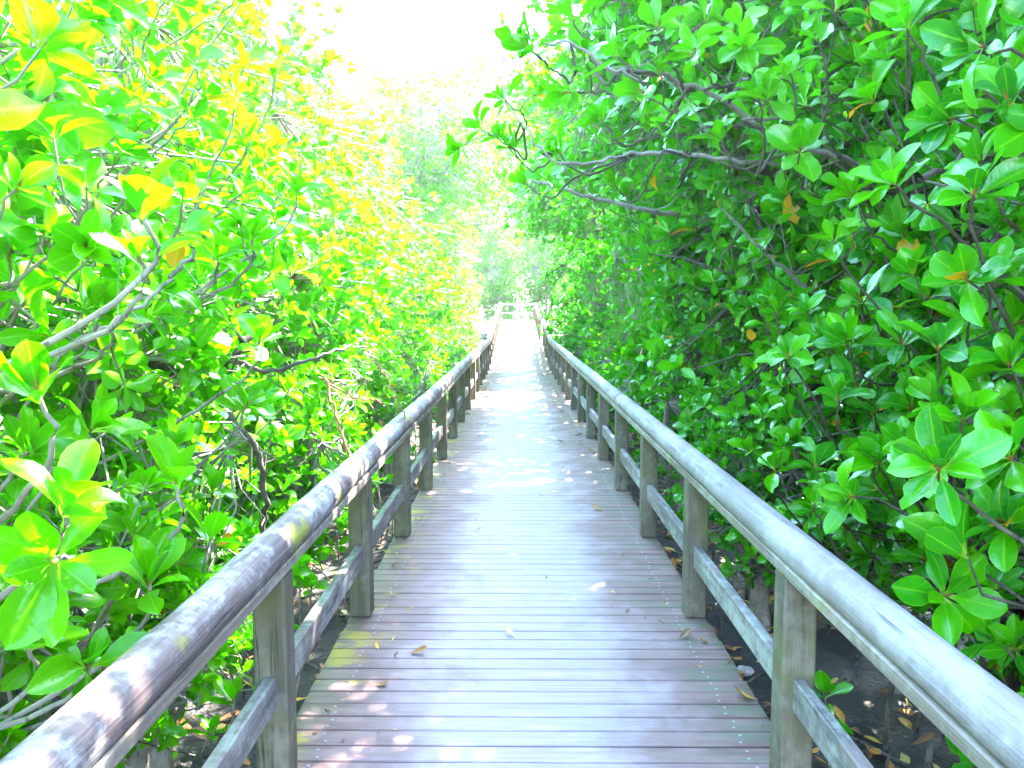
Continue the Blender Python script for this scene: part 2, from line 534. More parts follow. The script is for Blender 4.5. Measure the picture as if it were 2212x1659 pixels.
# ------------------------------------------------------------------ mangrove trees
def tree_meshes(seed, crown, stems, n_clump, per, leaf, templates, leafmat, barkmat, sig=.24, bare=60, up=.55, n_limb=22, roots=9, cut=None):
    """crown: ellipsoids (cx,cy,cz,rx,ry,rz); stems: polylines. Returns trunk, root and foliage meshes"""
    rng = np.random.default_rng(seed)
    crown = np.array(crown, float)
    vol = crown[:, 3] * crown[:, 4] * crown[:, 5]
    g = Geo()
    stem_pts = []
    for st in stems:
        p = spline(st, 14, .018, rng)
        h = np.linspace(0, 1, 14)
        r0 = rng.uniform(.045, .07)
        v, q = tubes(p[None], (r0 * (1 - .75 * h) + .006)[None], 8)
        g.add(v, q)
        stem_pts.append(p)
    SP = np.concatenate(stem_pts)
    # limbs
    limb_pts = [SP]
    P, Rr = [], []
    for _ in range(n_limb):
        e = crown[rng.choice(len(crown), p=vol / vol.sum())]
        d = rng.normal(size=3); d /= np.linalg.norm(d)
        tip = e[:3] + d * e[3:] * rng.uniform(.55, .9)
        lower = SP[SP[:, 2] < tip[2] + .1]
        lower = lower if len(lower) else SP
        dist = np.linalg.norm((lower - tip) * np.array([1, 1, .75]), axis=1)
        s = lower[np.argmin(dist + rng.uniform(0, .5, len(lower)))]
        m1 = s + (tip - s) * .4 + np.array([0, 0, rng.uniform(-.15, .12)]); m2 = s + (tip - s) * .75 + rng.normal(0, .09, 3)
        p = spline([s, m1, m2, tip], 12, .012, rng)
        P.append(p); Rr.append(np.linspace(rng.uniform(.014, .028), .005, 12))
        limb_pts.append(p)
    v, q = tubes(np.array(P), np.array(Rr), 6); g.add(v, q)
    LP = np.concatenate(limb_pts)
    # leaf clumps in the shell of the crown
    pts, outs = [], []
    for _ in range(n_clump):
        e = crown[rng.choice(len(crown), p=vol / vol.sum())]
        d = rng.normal(size=3); d[2] *= .9; d /= np.linalg.norm(d)
        rr = rng.uniform(.25, 1.0) ** .45
        c = e[:3] + d * e[3:] * rr
        k = max(2, int(rng.normal(per, per * .35)))
        pts.append(c + rng.normal(0, sig, (k, 3)) * np.array([1, 1, .8])); outs.append(np.tile(d, (k, 1)))
    pts, outs = np.concatenate(pts), np.concatenate(outs)
    keep = pts[:, 2] > .05
    if cut: keep &= ~((pts[:, 0] * cut[0] > cut[1]) & (pts[:, 2] < cut[2]))
    pts, outs = pts[keep], outs[keep]
    axis = .55 * outs + np.array([0, 0, up]) + rng.normal(0, .38, pts.shape)
    size = leaf * rng.uniform(.6, 1.18, len(pts))
    V, Q, U, Rn = scatter(templates, pts, axis, size, rng)
    fol = np_mesh('foliage', V, Q, leafmat, U, Rn)
    # twigs to the nearest limb
    a = axis / np.linalg.norm(axis, axis=1, keepdims=True)
    near = np.empty((len(pts), 3))
    for i in range(0, len(pts), 400):
        d = np.linalg.norm(pts[i:i + 400, None] - LP[None] + np.array([0, 0, .12]), axis=2)
        near[i:i + 400] = LP[np.argmin(d, 1)]
    p1 = pts - a * (.5 * leaf + .03)
    mid = (p1 + near) / 2 + rng.normal(0, .04, pts.shape) - np.array([0, 0, .03])
    P = np.stack([pts, p1, mid, near], 1)
    rad = np.tile(np.array([.0035, .0042, .005, .007]), (len(pts), 1))
    v, q = tubes(P, rad, 4); g.add(v, q)
    # bare dead twigs inside
    if bare:
        s = LP[rng.integers(0, len(LP), bare)]
        d = rng.normal(size=(bare, 3)); d /= np.linalg.norm(d, axis=1, keepdims=True)
        L = rng.uniform(.2, .6, (bare, 1))
        P = np.stack([s, s + d * L * .5 + rng.normal(0, .03, s.shape), s + d * L + rng.normal(0, .05, s.shape)], 1)
        v, q = tubes(P, np.tile(np.array([.006, .004, .002]), (bare, 1)), 4); g.add(v, q)
    trunk = g.mesh('trunk', barkmat)
    g = Geo()
    P, Rr = [], []
    for k in range(roots):
        st = stem_pts[k % len(stem_pts)]
        s = st[rng.integers(1, 4)]
        an = rng.uniform(0, 6.28); ro = rng.uniform(.3, .75)
        e = np.array([st[0][0] + ro * math.cos(an), st[0][1] + ro * math.sin(an), -.12])
        m1 = s * .55 + e * .45; m1[2] = s[2] * .85; m2 = s * .15 + e * .85; m2[2] = max(.05, s[2] * .45)
        P.append(spline([s, m1, m2, e], 10, .006, rng)); Rr.append(np.linspace(.02, .013, 10))
    v, q = tubes(np.array(P), np.array(Rr), 6); g.add(v, q)
    rt = g.mesh('stilt_root', barkmat)
    return trunk, rt, fol


GZ = -0.55          # mud level
TREES = {}


def build_variant(key, **kw):
    TREES[key] = tree_meshes(**kw)


def stems_for(rng, n, H, lean=(0, 0)):
    out = []
    for k in range(n):
        a = rng.uniform(0, 6.28); r = rng.uniform(.02, .2)
        x, y = r * math.cos(a), r * math.sin(a)
        out.append([(x, y, -.15), (x * 1.4 + rng.normal(0, .05), y * 1.4 + rng.normal(0, .05), H * .3),
                    (x * 2.2 + lean[0] * .5 + rng.normal(0, .1), y * 2.2 + lean[1] * .5 + rng.normal(0, .1), H * .62),
                    (x * 2.6 + lean[0] + rng.normal(0, .15), y * 2.6 + lean[1] + rng.normal(0, .15), H * .92)])
    return out


_r1 = np.random.default_rng(21)
# heights are above the mud
SHAPES = {
    'a': dict(crown=[(0, 0, 1.5, 1.15, 1.15, 1.1), (.15, .1, 3.1, 1.25, 1.25, 1.3), (-.2, -.1, 4.7, 1.0, 1.05, 1.1)], H=5.6, lean=(0, 0)),
    'b': dict(crown=[(.1, -.1, 1.3, 1.2, 1.2, .95), (-.2, .2, 2.8, 1.1, 1.3, 1.2), (.2, 0, 4.2, 1.2, 1.1, 1.2), (0, .1, 5.6, .8, .8, .8)], H=6.2, lean=(.1, 0)),
    'c': dict(crown=[(0, .1, 1.1, 1.0, 1.2, .8), (.2, -.2, 2.4, 1.3, 1.2, 1.0), (-.1, .1, 3.9, 1.3, 1.2, 1.2)], H=5.0, lean=(0, .1)),
    'p': dict(crown=[(.35, 0, 1.3, 1.15, 1.2, 1.0), (.1, .1, 2.6, 1.2, 1.2, 1.1), (-.35, 0, 3.9, 1.05, 1.1, 1.1), (-.5, 0, 5.0, .9, .9, .8)], H=5.6, lean=(-.3, 0)),
    'q': dict(crown=[(.4, -.1, 1.2, 1.1, 1.3, .9), (.15, .1, 2.4, 1.15, 1.1, 1.0), (-.25, -.1, 3.6, 1.2, 1.2, 1.0), (-.5, .1, 4.7, .8, 1.0, .9)], H=5.4, lean=(-.3, .1)),
    's': dict(crown=[(.1, 0, 1.4, 1.05, 1.2, 1.0), (-.1, .1, 2.9, 1.1, 1.2, 1.1), (-.45, 0, 4.3, 1.2, 1.3, .9), (-.4, -.1, 5.6, 1.3, 1.3, .9)], H=6.0, lean=(-.3, 0)),
    'o': dict(crown=[(.1, 0, 1.4, 1.05, 1.2, 1.0), (-.1, .1, 2.9, 1.1, 1.2, 1.1), (-1.0, 0, 4.4, 1.2, 1.3, .8), (-1.3, -.1, 5.5, 1.3, 1.3, .8), (.2, 0, 5.2, 1.2, 1.2, 1.1)], H=6.0, lean=(-.5, 0)),
}
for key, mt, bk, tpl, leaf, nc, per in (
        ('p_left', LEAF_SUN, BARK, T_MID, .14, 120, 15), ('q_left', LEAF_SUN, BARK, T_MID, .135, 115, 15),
        ('a_right', LEAF, BARK_DARK, T_MID, .145, 95, 13), ('c_right', LEAF, BARK_DARK, T_MID, .14, 90, 13), ('s_right', LEAF, BARK_DARK, T_MID, .145, 165, 14), ('o_right', LEAF_LIT, BARK, T_MID, .14, 180, 15),
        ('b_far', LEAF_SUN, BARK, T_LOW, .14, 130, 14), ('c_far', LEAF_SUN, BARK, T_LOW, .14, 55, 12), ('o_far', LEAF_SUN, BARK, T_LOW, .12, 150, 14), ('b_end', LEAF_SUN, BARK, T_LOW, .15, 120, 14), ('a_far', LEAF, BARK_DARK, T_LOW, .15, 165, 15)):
    sh = SHAPES[key[0]]
    build_variant(key, seed=hash(key) % 1 + sum(map(ord, key)), crown=sh['crown'], stems=stems_for(_r1, 3, sh['H'], sh['lean']),
                  n_clump=nc, per=per, bare=0 if 'end' in key else 50, n_limb=12 if 'end' in key else 22, leaf=leaf, templates=tpl, leafmat=mt, barkmat=bk, cut={'p': (1, 1.22, 2.3), 'q': (1, 1.22, 2.3), 's': (-1, 1.0, 2.9), 'o': (-1, 1.0, 2.9)}.get(key[0]))


def plant_tree(key, x, y, rz, sc, label, group, z=GZ, name='mangrove_tree'):
    t = empty(name, (x, y, z), rz)
    t.scale = (sc, sc, sc)
    tag(t, label, 'tree', group)
    tr, rt, fo = TREES[key]
    link('trunk', tr, t); link('stilt_root', rt, t); link('foliage', fo, t)
    return t


ORD = ['first', 'second', 'third', 'fourth', 'fifth', 'sixth', 'seventh', 'eighth', 'ninth', 'tenth', 'eleventh', 'twelfth', 'thirteenth', 'fourteenth', 'fifteenth', 'sixteenth', 'seventeenth', 'eighteenth', 'nineteenth', 'twentieth']
rngp = np.random.default_rng(5)

left_trees, right_trees = [], []
# row beside the left railing
yl = [1.5, 3.3, 5.2, 7.1, 9.2, 11.3, 13.6, 16.0, 18.5, 21.2, 24.0, 27.0, 30.2, 33.6, 37.0]
for i, y in enumerate(yl):
    key = ('p_left', 'q_left')[i % 2]
    x = -2.5 + rngp.normal(0, .1) - .25 * (i > 2) - .3 * (y > 17) - .15 * (y > 26)
    near = 'trunk and yellow-green leaves close outside' if i < 1 else ''
    lab = f"bright yellow-green mangrove tree, {ORD[i]} from the camera in the row along the left railing"
    left_trees.append(plant_tree(key, x, y, rngp.normal(0, .3), rngp.uniform(.94, 1.06) * (1 + .02 * max(0, i - 5)), lab, 'mangroves along the left railing'))
yr = [1.7, 3.6, 5.6, 7.6, 9.7, 11.9, 14.2, 16.6, 19.1, 21.8, 24.6]
for i, y in enumerate(yr):
    over = i in (1, 2, 3, 4, 5, 6, 8, 9)
    key = ('o_right' if i > 3 else 's_right') if over else ('a_right', 'c_right')[i % 2]
    x = 2.25 + rngp.normal(0, .1)
    rz = rngp.normal(0, .35) if over else rngp.uniform(0, 6.28)
    lab = f"deep green mangrove tree {'arching over the deck' if over else 'with shaded dark gaps'}, {ORD[i]} from the camera along the right railing"
    right_trees.append(plant_tree(key, x, y, rz, rngp.uniform(.92, 1.08), lab, 'mangroves along the right railing'))
for i, (y, x, s) in enumerate(((27.5, 3.0, .8), (31, 3.2, .8), (35, 3.4, .9), (38.5, 3.9, 1.0))):
    plant_tree('a_right' if i % 2 else 'c_right', x, y, i * 1.7, s, f"lower green mangrove beside the sunlit landing on the right, {ORD[i]} one going away", 'mangroves beside the landing')
for i, (x, y) in enumerate(((-2.5, -.9), (-2.4, -3.2), (2.3, -.6), (2.4, -2.9))):  # unseen trees added to stop light from behind the camera
    plant_tree('p_left' if x < 0 else 's_right', x, y, .2, 1.0, f"unseen shading mangrove tree at the near end of the {'left' if x < 0 else 'right'} railing, {'level with the camera' if y > -2 else 'behind the camera'}", 'unseen mangroves added for shade at the near end of the railings')
for i, (y, x, sc_) in enumerate(((19.8, -3.3, 1.25), (23.2, -3.4, 1.4), (27.5, -3.6, 1.5), (32.5, -3.8, 1.6))):
    plant_tree('o_far', x, y, math.pi + rngp.normal(0, .25), sc_, f"tall sunlit mangrove leaning over the far half of the left railing, {ORD[i]} going away", 'tall mangroves leaning in on the left')
# second rows
for i, (y, s) in enumerate(((2.5, 1.1), (6.5, 1.15), (10.5, 1.1), (15, 1.2), (20, 1.2), (26, 1.3), (32, 1.35), (38, 1.4))):
    plant_tree('c_far', -4.9 + rngp.normal(0, .3), y, rngp.uniform(0, 6.28), s, f"taller mangrove in the back row on the left, {ORD[i]} one from the camera", 'back row on the left')
for i, (y, s) in enumerate(((2.5, 1.05), (6.5, 1.1), (10.5, 1.1), (15, 1.15), (20, 1.2), (25, 1.2))):
    plant_tree('a_far', 5.0 + rngp.normal(0, .3), y, rngp.uniform(0, 6.28), s, f"taller mangrove in the back row on the right, {ORD[i]} one from the camera", 'back row on the right')
for i, (x, y, s) in enumerate(((-3.6, 41.5, 1.15), (-1.0, 41, 1.0), (1.5, 41.4, 1.05), (4.4, 41.5, 1.1), (-5, 50, 2.5), (-1.0, 51, 2.6), (3.2, 51, 2.5))):
    plant_tree('b_end', x, y, rngp.uniform(0, 6.28), s, f"sunlit mangrove right behind the end railing, {ORD[i]} from the left" if i < 4 else f"tall mangrove at the back behind the end railing, {ORD[i - 4]} from the left", 'mangroves behind the end railing', z=.2)


# ------------------------------------------------------------------ near sprigs, each a branch of the nearest tree
def sprig(tree, px, py, d, dirx, diry, toward, leaf, root, leafmat, barkmat, seed, n=9, spread=(.2, 1.35), thick=.006, extra=0):
    """a leafy branch: whorl at the pixel's place d metres ahead, axis roughly (dirx right, diry up, toward the camera)"""
    rng = np.random.default_rng(seed)
    p = at(px, py, d)
    ax = _r * dirx + _u * diry - _f * toward
    ax /= np.linalg.norm(ax)
    inv = tree.matrix_world.inverted() if False else None
    g = Geo()
    p1 = p - ax * .10
    mid = (p1 * .45 + np.array(root) * .55) + np.array([0, 0, -.06]) + rng.normal(0, .07, 3)
    path = spline([p + ax * .005, p1, p1 * .75 + mid * .25 - ax * .04, mid, root], 16, .004, rng)
    v, q = tubes(path[None], np.linspace(thick * .8, thick * 1.6, 16)[None], 7); g.add(v, q)
    P, A, Z = [p], [ax], [leaf]
    tpl = [rosette_template(rng, n, 10, 5, spread, True)]
    for k in range(extra):
        s = path[3 + 2 * k]
        a2 = ax * .5 + rng.normal(0, .6, 3) + np.array([0, 0, .45]); a2 /= np.linalg.norm(a2)
        e = s + a2 * rng.uniform(.10, .2)
        v, q = tubes(spline([s, s + a2 * .05 + rng.normal(0, .01, 3), e], 6)[None], np.linspace(thick * .8, thick * .6, 6)[None], 6); g.add(v, q)
        P.append(e); A.append(a2); Z.append(leaf * rng.uniform(.75, .95))
    loc = np.array(tree.location); sc = tree.scale[0]; rz = tree.rotation_euler[2]
    c, s_ = math.cos(-rz), math.sin(-rz)
    def tolocal(V):
        V = (V - loc) / sc
        return np.stack([V[:, 0] * c - V[:, 1] * s_, V[:, 0] * s_ + V[:, 1] * c, V[:, 2]], 1)
    g.V = [tolocal(v) for v in g.V]
    br = link('branch', g.mesh('branch', barkmat), tree)
    V, Q, U, Rn = scatter(tpl if not extra else tpl + T_HI[:3], np.array(P), np.array(A), np.array(Z), rng, .04)
    link('leaves', np_mesh('leaves', tolocal(V), Q, leafmat, U, Rn), br)


LT, RT = left_trees[0], right_trees[0]
LIMB_PX = ([(2150, 560, 4.0), (2000, 480, 3.6), (1840, 350, 3.3), (1700, 310, 3.1), (1560, 215, 3.0), (1440, 165, 2.9), (1330, 150, 2.8), (1230, 90, 2.8), (1150, 105, 2.8)],
           [(1960, 480, 4.4), (1760, 375, 4.1), (1560, 345, 3.9), (1400, 330, 3.8), (1290, 350, 3.7), (1190, 345, 3.6), (1130, 270, 3.6), (1090, 220, 3.6)],
           [(1740, 620, 4.2), (1650, 540, 4.1), (1560, 450, 4.0)])
LIMB_W = [spline([at(*q) for q in l], 40) for l in LIMB_PX]


def limb_root(p):
    """a place on the nearest limb, a little nearer the trunk than the sprig"""
    best = None
    for W in LIMB_W:
        dd = np.linalg.norm(W - p, axis=1); i = int(np.argmin(dd))
        if best is None or dd[i] < best[0]: best = (dd[i], W[max(0, i - 5)])
    return best[1]


LT2, RT2 = left_trees[1], right_trees[1]
for k, (px, py, ln, dx, dy, tw, n, sp, ex, who) in enumerate([
        (305, 472, 150, .05, 1, .25, 6, (.15, .8), 0, 0), (300, 560, 130, .2, .9, .4, 6, (.3, 1.0), 0, 0), (85, 862, 150, -.05, 1, .3, 6, (.1, .9), 0, 0),
        (382, 1050, 118, .1, 1, .3, 5, (.15, .7), 0, 0), (140, 1105, 165, .45, .9, .2, 7, (.15, .9), 0, 0),
        (120, 1212, 165, .3, .1, .9, 9, (.7, 1.6), 0, 0), (322, 1265, 120, .25, .95, .3, 8, (.15, 1.2), 0, 0),
        (20, 560, 110, .3, .9, .3, 8, (.2, 1.2), 1, 0), (60, 980, 120, .7, .5, .5, 8, (.3, 1.3), 0, 0),
        (395, 435, 95, .4, .9, .4, 8, (.2, 1.3), 1, 1), (470, 560, 85, .4, .8, .5, 8, (.2, 1.4), 1, 1), (180, 420, 85, .1, .9, .5, 8, (.2, 1.4), 1, 1),
        (545, 520, 85, .3, .9, .5, 8, (.2, 1.4), 1, 1), (250, 700, 95, .5, .7, .5, 8, (.3, 1.4), 1, 1), (560, 740, 75, .3, .8, .5, 8, (.3, 1.4), 1, 1),
        (640, 420, 70, .3, .9, .4, 8, (.2, 1.3), 1, 1), (420, 130, 80, .2, .9, .5, 8, (.2, 1.3), 1, 1), (150, 160, 85, .1, .9, .5, 8, (.2, 1.3), 1, 1),
        (285, 80, 75, .2, .9, .4, 8, (.2, 1.3), 1, 1), (590, 170, 65, .2, .9, .4, 8, (.2, 1.3), 1, 1), (60, 320, 90, .3, .8, .5, 8, (.2, 1.3), 1, 1),
        (190, 1440, 130, .5, .75, .4, 8, (.3, 1.4), 0, 0), (60, 1400, 130, .2, .9, .4, 7, (.2, 1.2), 0, 0), (300, 1420, 95, .4, .8, .4, 8, (.3, 1.4), 0, 0)]):
    d = F * .125 / ln
    tr = (LT, LT2)[who]
    b = np.array(tr.location)
    p = at(px, py, d)
    rq = np.random.default_rng(900 + k)
    root = np.array([b[0] + rq.uniform(.0, .6), p[1] * .5 + b[1] * .5 + rq.uniform(-.5, .7), max(GZ + .4, p[2] - rq.uniform(.15, 1.3))])
    sprig(tr, px, py, d, dx, dy, tw, .125, root, LEAF_SUN, BARK, 100 + k, n, sp, .0055, ex)
for k, (px, py, ln, dx, dy, tw, n, sp, ex, who) in enumerate([
        (2120, 100, 125, -1, .1, .2, 8, (.2, 1.2), 0, 0), (1884, 217, 84, -.8, .6, .3, 8, (.2, 1.3), 0, 1), (2054, 257, 95, -1, .3, .3, 8, (.2, 1.2), 0, 0),
        (1931, 397, 112, -.8, .5, .3, 8, (.2, 1.25), 0, 0), (2104, 420, 120, -.25, .8, .45, 9, (.3, 1.5), 0, 0), (2004, 640, 84, -.5, .8, .4, 9, (.2, 1.4), 0, 1),
        (1831, 740, 82, -.4, .8, .4, 9, (.2, 1.3), 0, 1), (1948, 742, 82, -.5, .7, .4, 8, (.2, 1.3), 0, 1), (1704, 770, 74, -.5, .6, .5, 9, (.2, 1.5), 0, 1),
        (2181, 790, 112, -.5, .8, .3, 8, (.2, 1.2), 0, 0), (2081, 906, 112, -.1, .9, .4, 8, (.2, 1.0), 0, 0), (2028, 1012, 130, -.5, .5, .6, 10, (.2, 1.6), 0, 0),
        (1811, 860, 76, -.1, .9, .4, 8, (.2, 1.4), 0, 1), (1674, 1015, 64, -.2, .9, .4, 9, (.2, 1.4), 1, 1), (2041, 1286, 112, -.1, .3, .95, 9, (.6, 1.6), 0, 0),
        (2047, 1160, 112, -.7, .6, .3, 9, (.3, 1.4), 0, 0), (1720, 330, 78, -.3, .9, .4, 8, (.2, 1.3), 1, 1), (1640, 210, 80, -.3, .9, .4, 8, (.2, 1.3), 1, 1),
        (1500, 110, 80, -.6, .7, .4, 8, (.2, 1.3), 1, 1), (1330, 120, 85, -.7, .5, .3, 7, (.2, 1.3), 0, 1), (1390, 200, 75, -.8, .4, .3, 7, (.2, 1.3), 1, 1),
        (1770, 90, 85, -.4, .8, .4, 8, (.2, 1.3), 1, 1), (1960, 60, 100, -.6, .6, .3, 8, (.2, 1.3), 0, 0), (1800, 520, 80, -.5, .7, .4, 8, (.2, 1.3), 1, 1),
        (2180, 600, 100, -.4, .8, .4, 8, (.2, 1.3), 0, 0), (1900, 1000, 85, -.5, .8, .4, 9, (.2, 1.4), 0, 1), (1760, 1090, 75, -.4, .8, .4, 9, (.2, 1.4), 1, 1),
        (2170, 1130, 120, -.7, .4, .5, 8, (.2, 1.3), 0, 0),
        (1150, 110, 78, -.7, .6, .1, 7, (.2, 1.3), 1, 1), (1230, 200, 72, -.8, -.1, .2, 6, (.2, 1.3), 1, 1), (1240, 40, 76, -.4, .8, .1, 8, (.2, 1.4), 1, 1),
        (1090, 215, 60, -.7, .6, .1, 8, (.2, 1.4), 1, 1), (1035, 275, 55, -.8, .5, .1, 8, (.2, 1.4), 1, 1), (1110, 320, 55, -.5, .8, .2, 8, (.2, 1.4), 1, 1),
        (1300, 260, 70, -.6, .7, .2, 8, (.2, 1.4), 1, 1), (1210, 330, 58, -.6, .7, .2, 8, (.2, 1.4), 1, 1), (1420, 60, 78, -.4, .8, .2, 8, (.2, 1.4), 1, 1),
        (1450, 270, 70, -.5, .8, .3, 8, (.2, 1.4), 1, 1), (1560, 300, 70, -.4, .8, .3, 8, (.2, 1.4), 1, 1), (1330, 400, 55, -.6, .6, .3, 8, (.2, 1.4), 1, 1),
        (1600, 60, 84, -.3, .9, .3, 8, (.2, 1.4), 1, 1), (1700, 150, 84, -.4, .8, .3, 8, (.2, 1.4), 1, 1), (1140, 400, 50, -.7, .5, .2, 8, (.2, 1.4), 1, 1), (2190, 1400, 110, -.6, .6, .4, 7, (.2, 1.3), 0, 0), (2180, 230, 120, -.5, .7, .4, 8, (.2, 1.3), 0, 0)]):
    d = F * .125 / ln
    tr = (RT, RT2)[who]
    b = np.array(tr.location)
    p = at(px, py, d)
    rq = np.random.default_rng(950 + k)
    root = np.array([b[0] - rq.uniform(.0, .7), p[1] * .6 + b[1] * .4 + rq.uniform(-.5, .9), max(GZ + .4, p[2] - rq.uniform(.1, 1.5))])
    if px < 1780 and py < 540: root = limb_root(p)
    sprig(tr, px, py, d, dx, dy, tw, .125, root, LEAF_LIT if py < 560 and px < 2000 else LEAF, BARK_DARK, 200 + k, n, sp, .0042, ex)


rw = np.random.default_rng(88)
for k in range(92):
    side = 1 if k < 50 else -1
    x = side * rw.uniform(.98, 1.38)
    off = rw.uniform(480, 1100)
    d = abs(x + .05) * F / off
    py = rw.uniform(-60, 1330)
    z = 1.45 + (675 - py) / F * d
    if z < -.1: continue
    if .2 < z < 1.05: x = side * (abs(x) + .12); d = abs(x + .05) * F / off
    tr = (left_trees if side < 0 else right_trees)[int(np.clip(round((d - 1.0) / 1.9), 0, 2))]
    b = np.array(tr.location)
    p = at(1118 + side * off, py, d)
    root = np.array([p[0] + side * rw.uniform(.5, .9), p[1] + rw.uniform(-.3, .7), max(GZ + .3, p[2] - rw.uniform(.1, .9))])
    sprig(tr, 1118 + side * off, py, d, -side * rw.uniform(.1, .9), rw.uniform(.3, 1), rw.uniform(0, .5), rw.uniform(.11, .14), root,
          (LEAF_LIT if py < 620 and off < 900 else LEAF) if side > 0 else LEAF_SUN, BARK_DARK if side > 0 else BARK, 500 + k, int(rw.integers(6, 11)), (.2, rw.uniform(1.1, 1.6)), .004, int(rw.integers(0, 3)))


# bare limbs one can follow across the foliage
def limb(tree, pts, r0, r1, bark, name='branch', seed=1):
    rng = np.random.default_rng(seed)
    W = np.array([at(*p) for p in pts])
    path = spline(W, 6 * len(pts), .006, rng)
    K = len(path)
    rad = np.linspace(r0, r1, K) * rng.uniform(.9, 1.12, K)
    v, q = tubes(path[None], rad[None], 8)
    g = Geo(); g.add(v, q)
    for k in range(2, K - 2, 3):      # side twigs
        dd = rng.normal(size=3); dd /= np.linalg.norm(dd)
        L = rng.uniform(.1, .3)
        pp = np.stack([path[k], path[k] + dd * L * .5 + rng.normal(0, .02, 3), path[k] + dd * L + np.array([0, 0, .05])])
        v, q = tubes(pp[None], np.array([[.35, .25, .12]]) * rad[k], 5); g.add(v, q)
    loc = np.array(tree.location); sc = tree.scale[0]; rz = tree.rotation_euler[2]
    c, s_ = math.cos(-rz), math.sin(-rz)
    def tl(V):
        V = (V - loc) / sc
        return np.stack([V[:, 0] * c - V[:, 1] * s_, V[:, 0] * s_ + V[:, 1] * c, V[:, 2]], 1)
    g.V = [tl(v) for v in g.V]
    return link(name, g.mesh(name, bark), tree)


RT3 = right_trees[2]
limb(RT2, [(2150, 560, 4.0), (2000, 480, 3.6), (1840, 350, 3.3), (1700, 310, 3.1), (1560, 215, 3.0), (1440, 165, 2.9), (1330, 150, 2.8), (1230, 90, 2.8), (1150, 105, 2.8)], .016, .004, BARK, seed=1)
limb(RT2, [(1960, 480, 4.4), (1760, 375, 4.1), (1560, 345, 3.9), (1400, 330, 3.8), (1290, 350, 3.7), (1190, 345, 3.6), (1130, 270, 3.6), (1090, 220, 3.6)], .014, .004, BARK, seed=2)
limb(RT3, [(1700, 520, 6.4), (1500, 470, 6.0), (1400, 455, 5.7), (1260, 420, 5.5), (1150, 390, 5.4)], .026, .008, BARK, seed=3)
limb(RT, [(2230, 255, 2.2), (2130, 300, 2.15), (2060, 355, 2.1), (1990, 385, 2.1)], .011, .008, BARK_DARK, seed=4)
limb(RT, [(2180, 480, 2.6), (2130, 560, 2.6), (2090, 630, 2.6), (2010, 650, 2.6)], .013, .007, BARK_DARK, seed=5)
limb(RT, [(2240, 850, 1.95), (2160, 905, 1.95), (2090, 912, 1.9)], .012, .007, BARK_DARK, seed=6)
limb(RT2, [(1740, 620, 4.2), (1650, 540, 4.1), (1560, 450, 4.0)], .012, .006, BARK, seed=7)
limb(LT2, [(260, 800, 3.6), (340, 790, 3.5), (440, 828, 3.5), (500, 770, 3.5), (540, 720, 3.6)], .026, .016, BARK_DARK, seed=8)
limb(LT2, [(440, 828, 3.5), (500, 905, 3.4), (560, 980, 3.4), (572, 1100, 3.4), (560, 1200, 3.45)], .017, .011, BARK_DARK, seed=9)
limb(LT2, [(500, 780, 3.5), (600, 800, 3.5), (680, 770, 3.6), (760, 745, 3.8)], .012, .006, BARK_DARK, seed=10)
limb(LT2, [(350, 900, 3.3), (345, 1000, 3.3), (350, 1150, 3.3), (340, 1300, 3.3)], .018, .016, BARK, seed=11)
limb(LT, [(420, 540, 2.0), (330, 640, 1.95), (230, 700, 1.9), (100, 790, 1.85)], .006, .004, BARK, seed=12)
limb(LT2, [(700, 815, 3.9), (725, 900, 3.8), (755, 990, 3.8)], .007, .006, STEM_RED, 'stem', 13)
limb(LT2, [(690, 815, 4.2), (760, 855, 4.1), (830, 870, 4.1)], .006, .004, STEM_RED, 'stem', 14)
limb(LT2, [(820, 790, 4.8), (850, 850, 4.7), (875, 905, 4.7)], .006, .004, STEM_RED, 'stem', 15)

# ------------------------------------------------------------------ boardwalk
KINK, LAND0, END = 20.5, 34.5, 37.6       # start of the ramp, start of the level landing, far end
SLOPE = .078


def deck_z(y):
    if y < KINK: return 0.0
    return SLOPE * (min(y, LAND0) - KINK)


PITCHP, GAP = .0971, .007
g = Geo()
gs = Geo()
rg = np.random.default_rng(3)
y = -2.2
oct_ = [(math.cos(a), math.sin(a)) for a in np.arange(8) * math.pi / 4]
while y < END + .6:
    z0, z1 = deck_z(y), deck_z(y + PITCHP - GAP)
    dz = rg.normal(0, .0006)
    xl, xr = -.85 + rg.normal(0, .003), .85 + rg.normal(0, .003)
    if y > LAND0: xl, xr = -1.0, .95
    th, c = .032, .003
    w = PITCHP - GAP
    r = rg.uniform(0, 1)
    sk = rg.normal(0, .0012)
    prof = [(0, -th), (0, -c), (c, 0), (w - c, 0), (w, -c), (w, -th)]
    V = []
    for xx, s in ((xl, -1), (0, 0), (xr, 1)):
        for (py_, pz) in prof:
            V.append((xx, y + py_ + sk * s, z0 + (z1 - z0) * py_ / w + pz + dz))
    Q = []
    for s in range(2):
        for j in range(6):
            k = (j + 1) % 6
            Q.append((s * 6 + j, s * 6 + k, s * 6 + 6 + k, s * 6 + 6 + j))
    Q += [(0, 5, 4, 1), (1, 4, 3, 2), (12, 13, 16, 17), (13, 14, 15, 16)]
    g.add(V, Q, r, 0)
    for sx in (-.71, -.24, .24, .71):
        for fy in (.25, .75):
            cx_, cy_ = sx + rg.normal(0, .006), y + w * fy
            zt = z0 + (z1 - z0) * fy + dz
            V = [(cx_ + .0062 * a, cy_ + .0062 * b, zt - .001) for a, b in oct_] + [(cx_ + .005 * a, cy_ + .005 * b, zt + .0012) for a, b in oct_]
            Q = [(j, (j + 1) % 8, 8 + (j + 1) % 8, 8 + j) for j in range(8)] + [(8, 9, 10, 11), (8, 11, 12, 15), (12, 13, 14, 15)]
            gs.add(V, Q, 0, 0)
    y += PITCHP
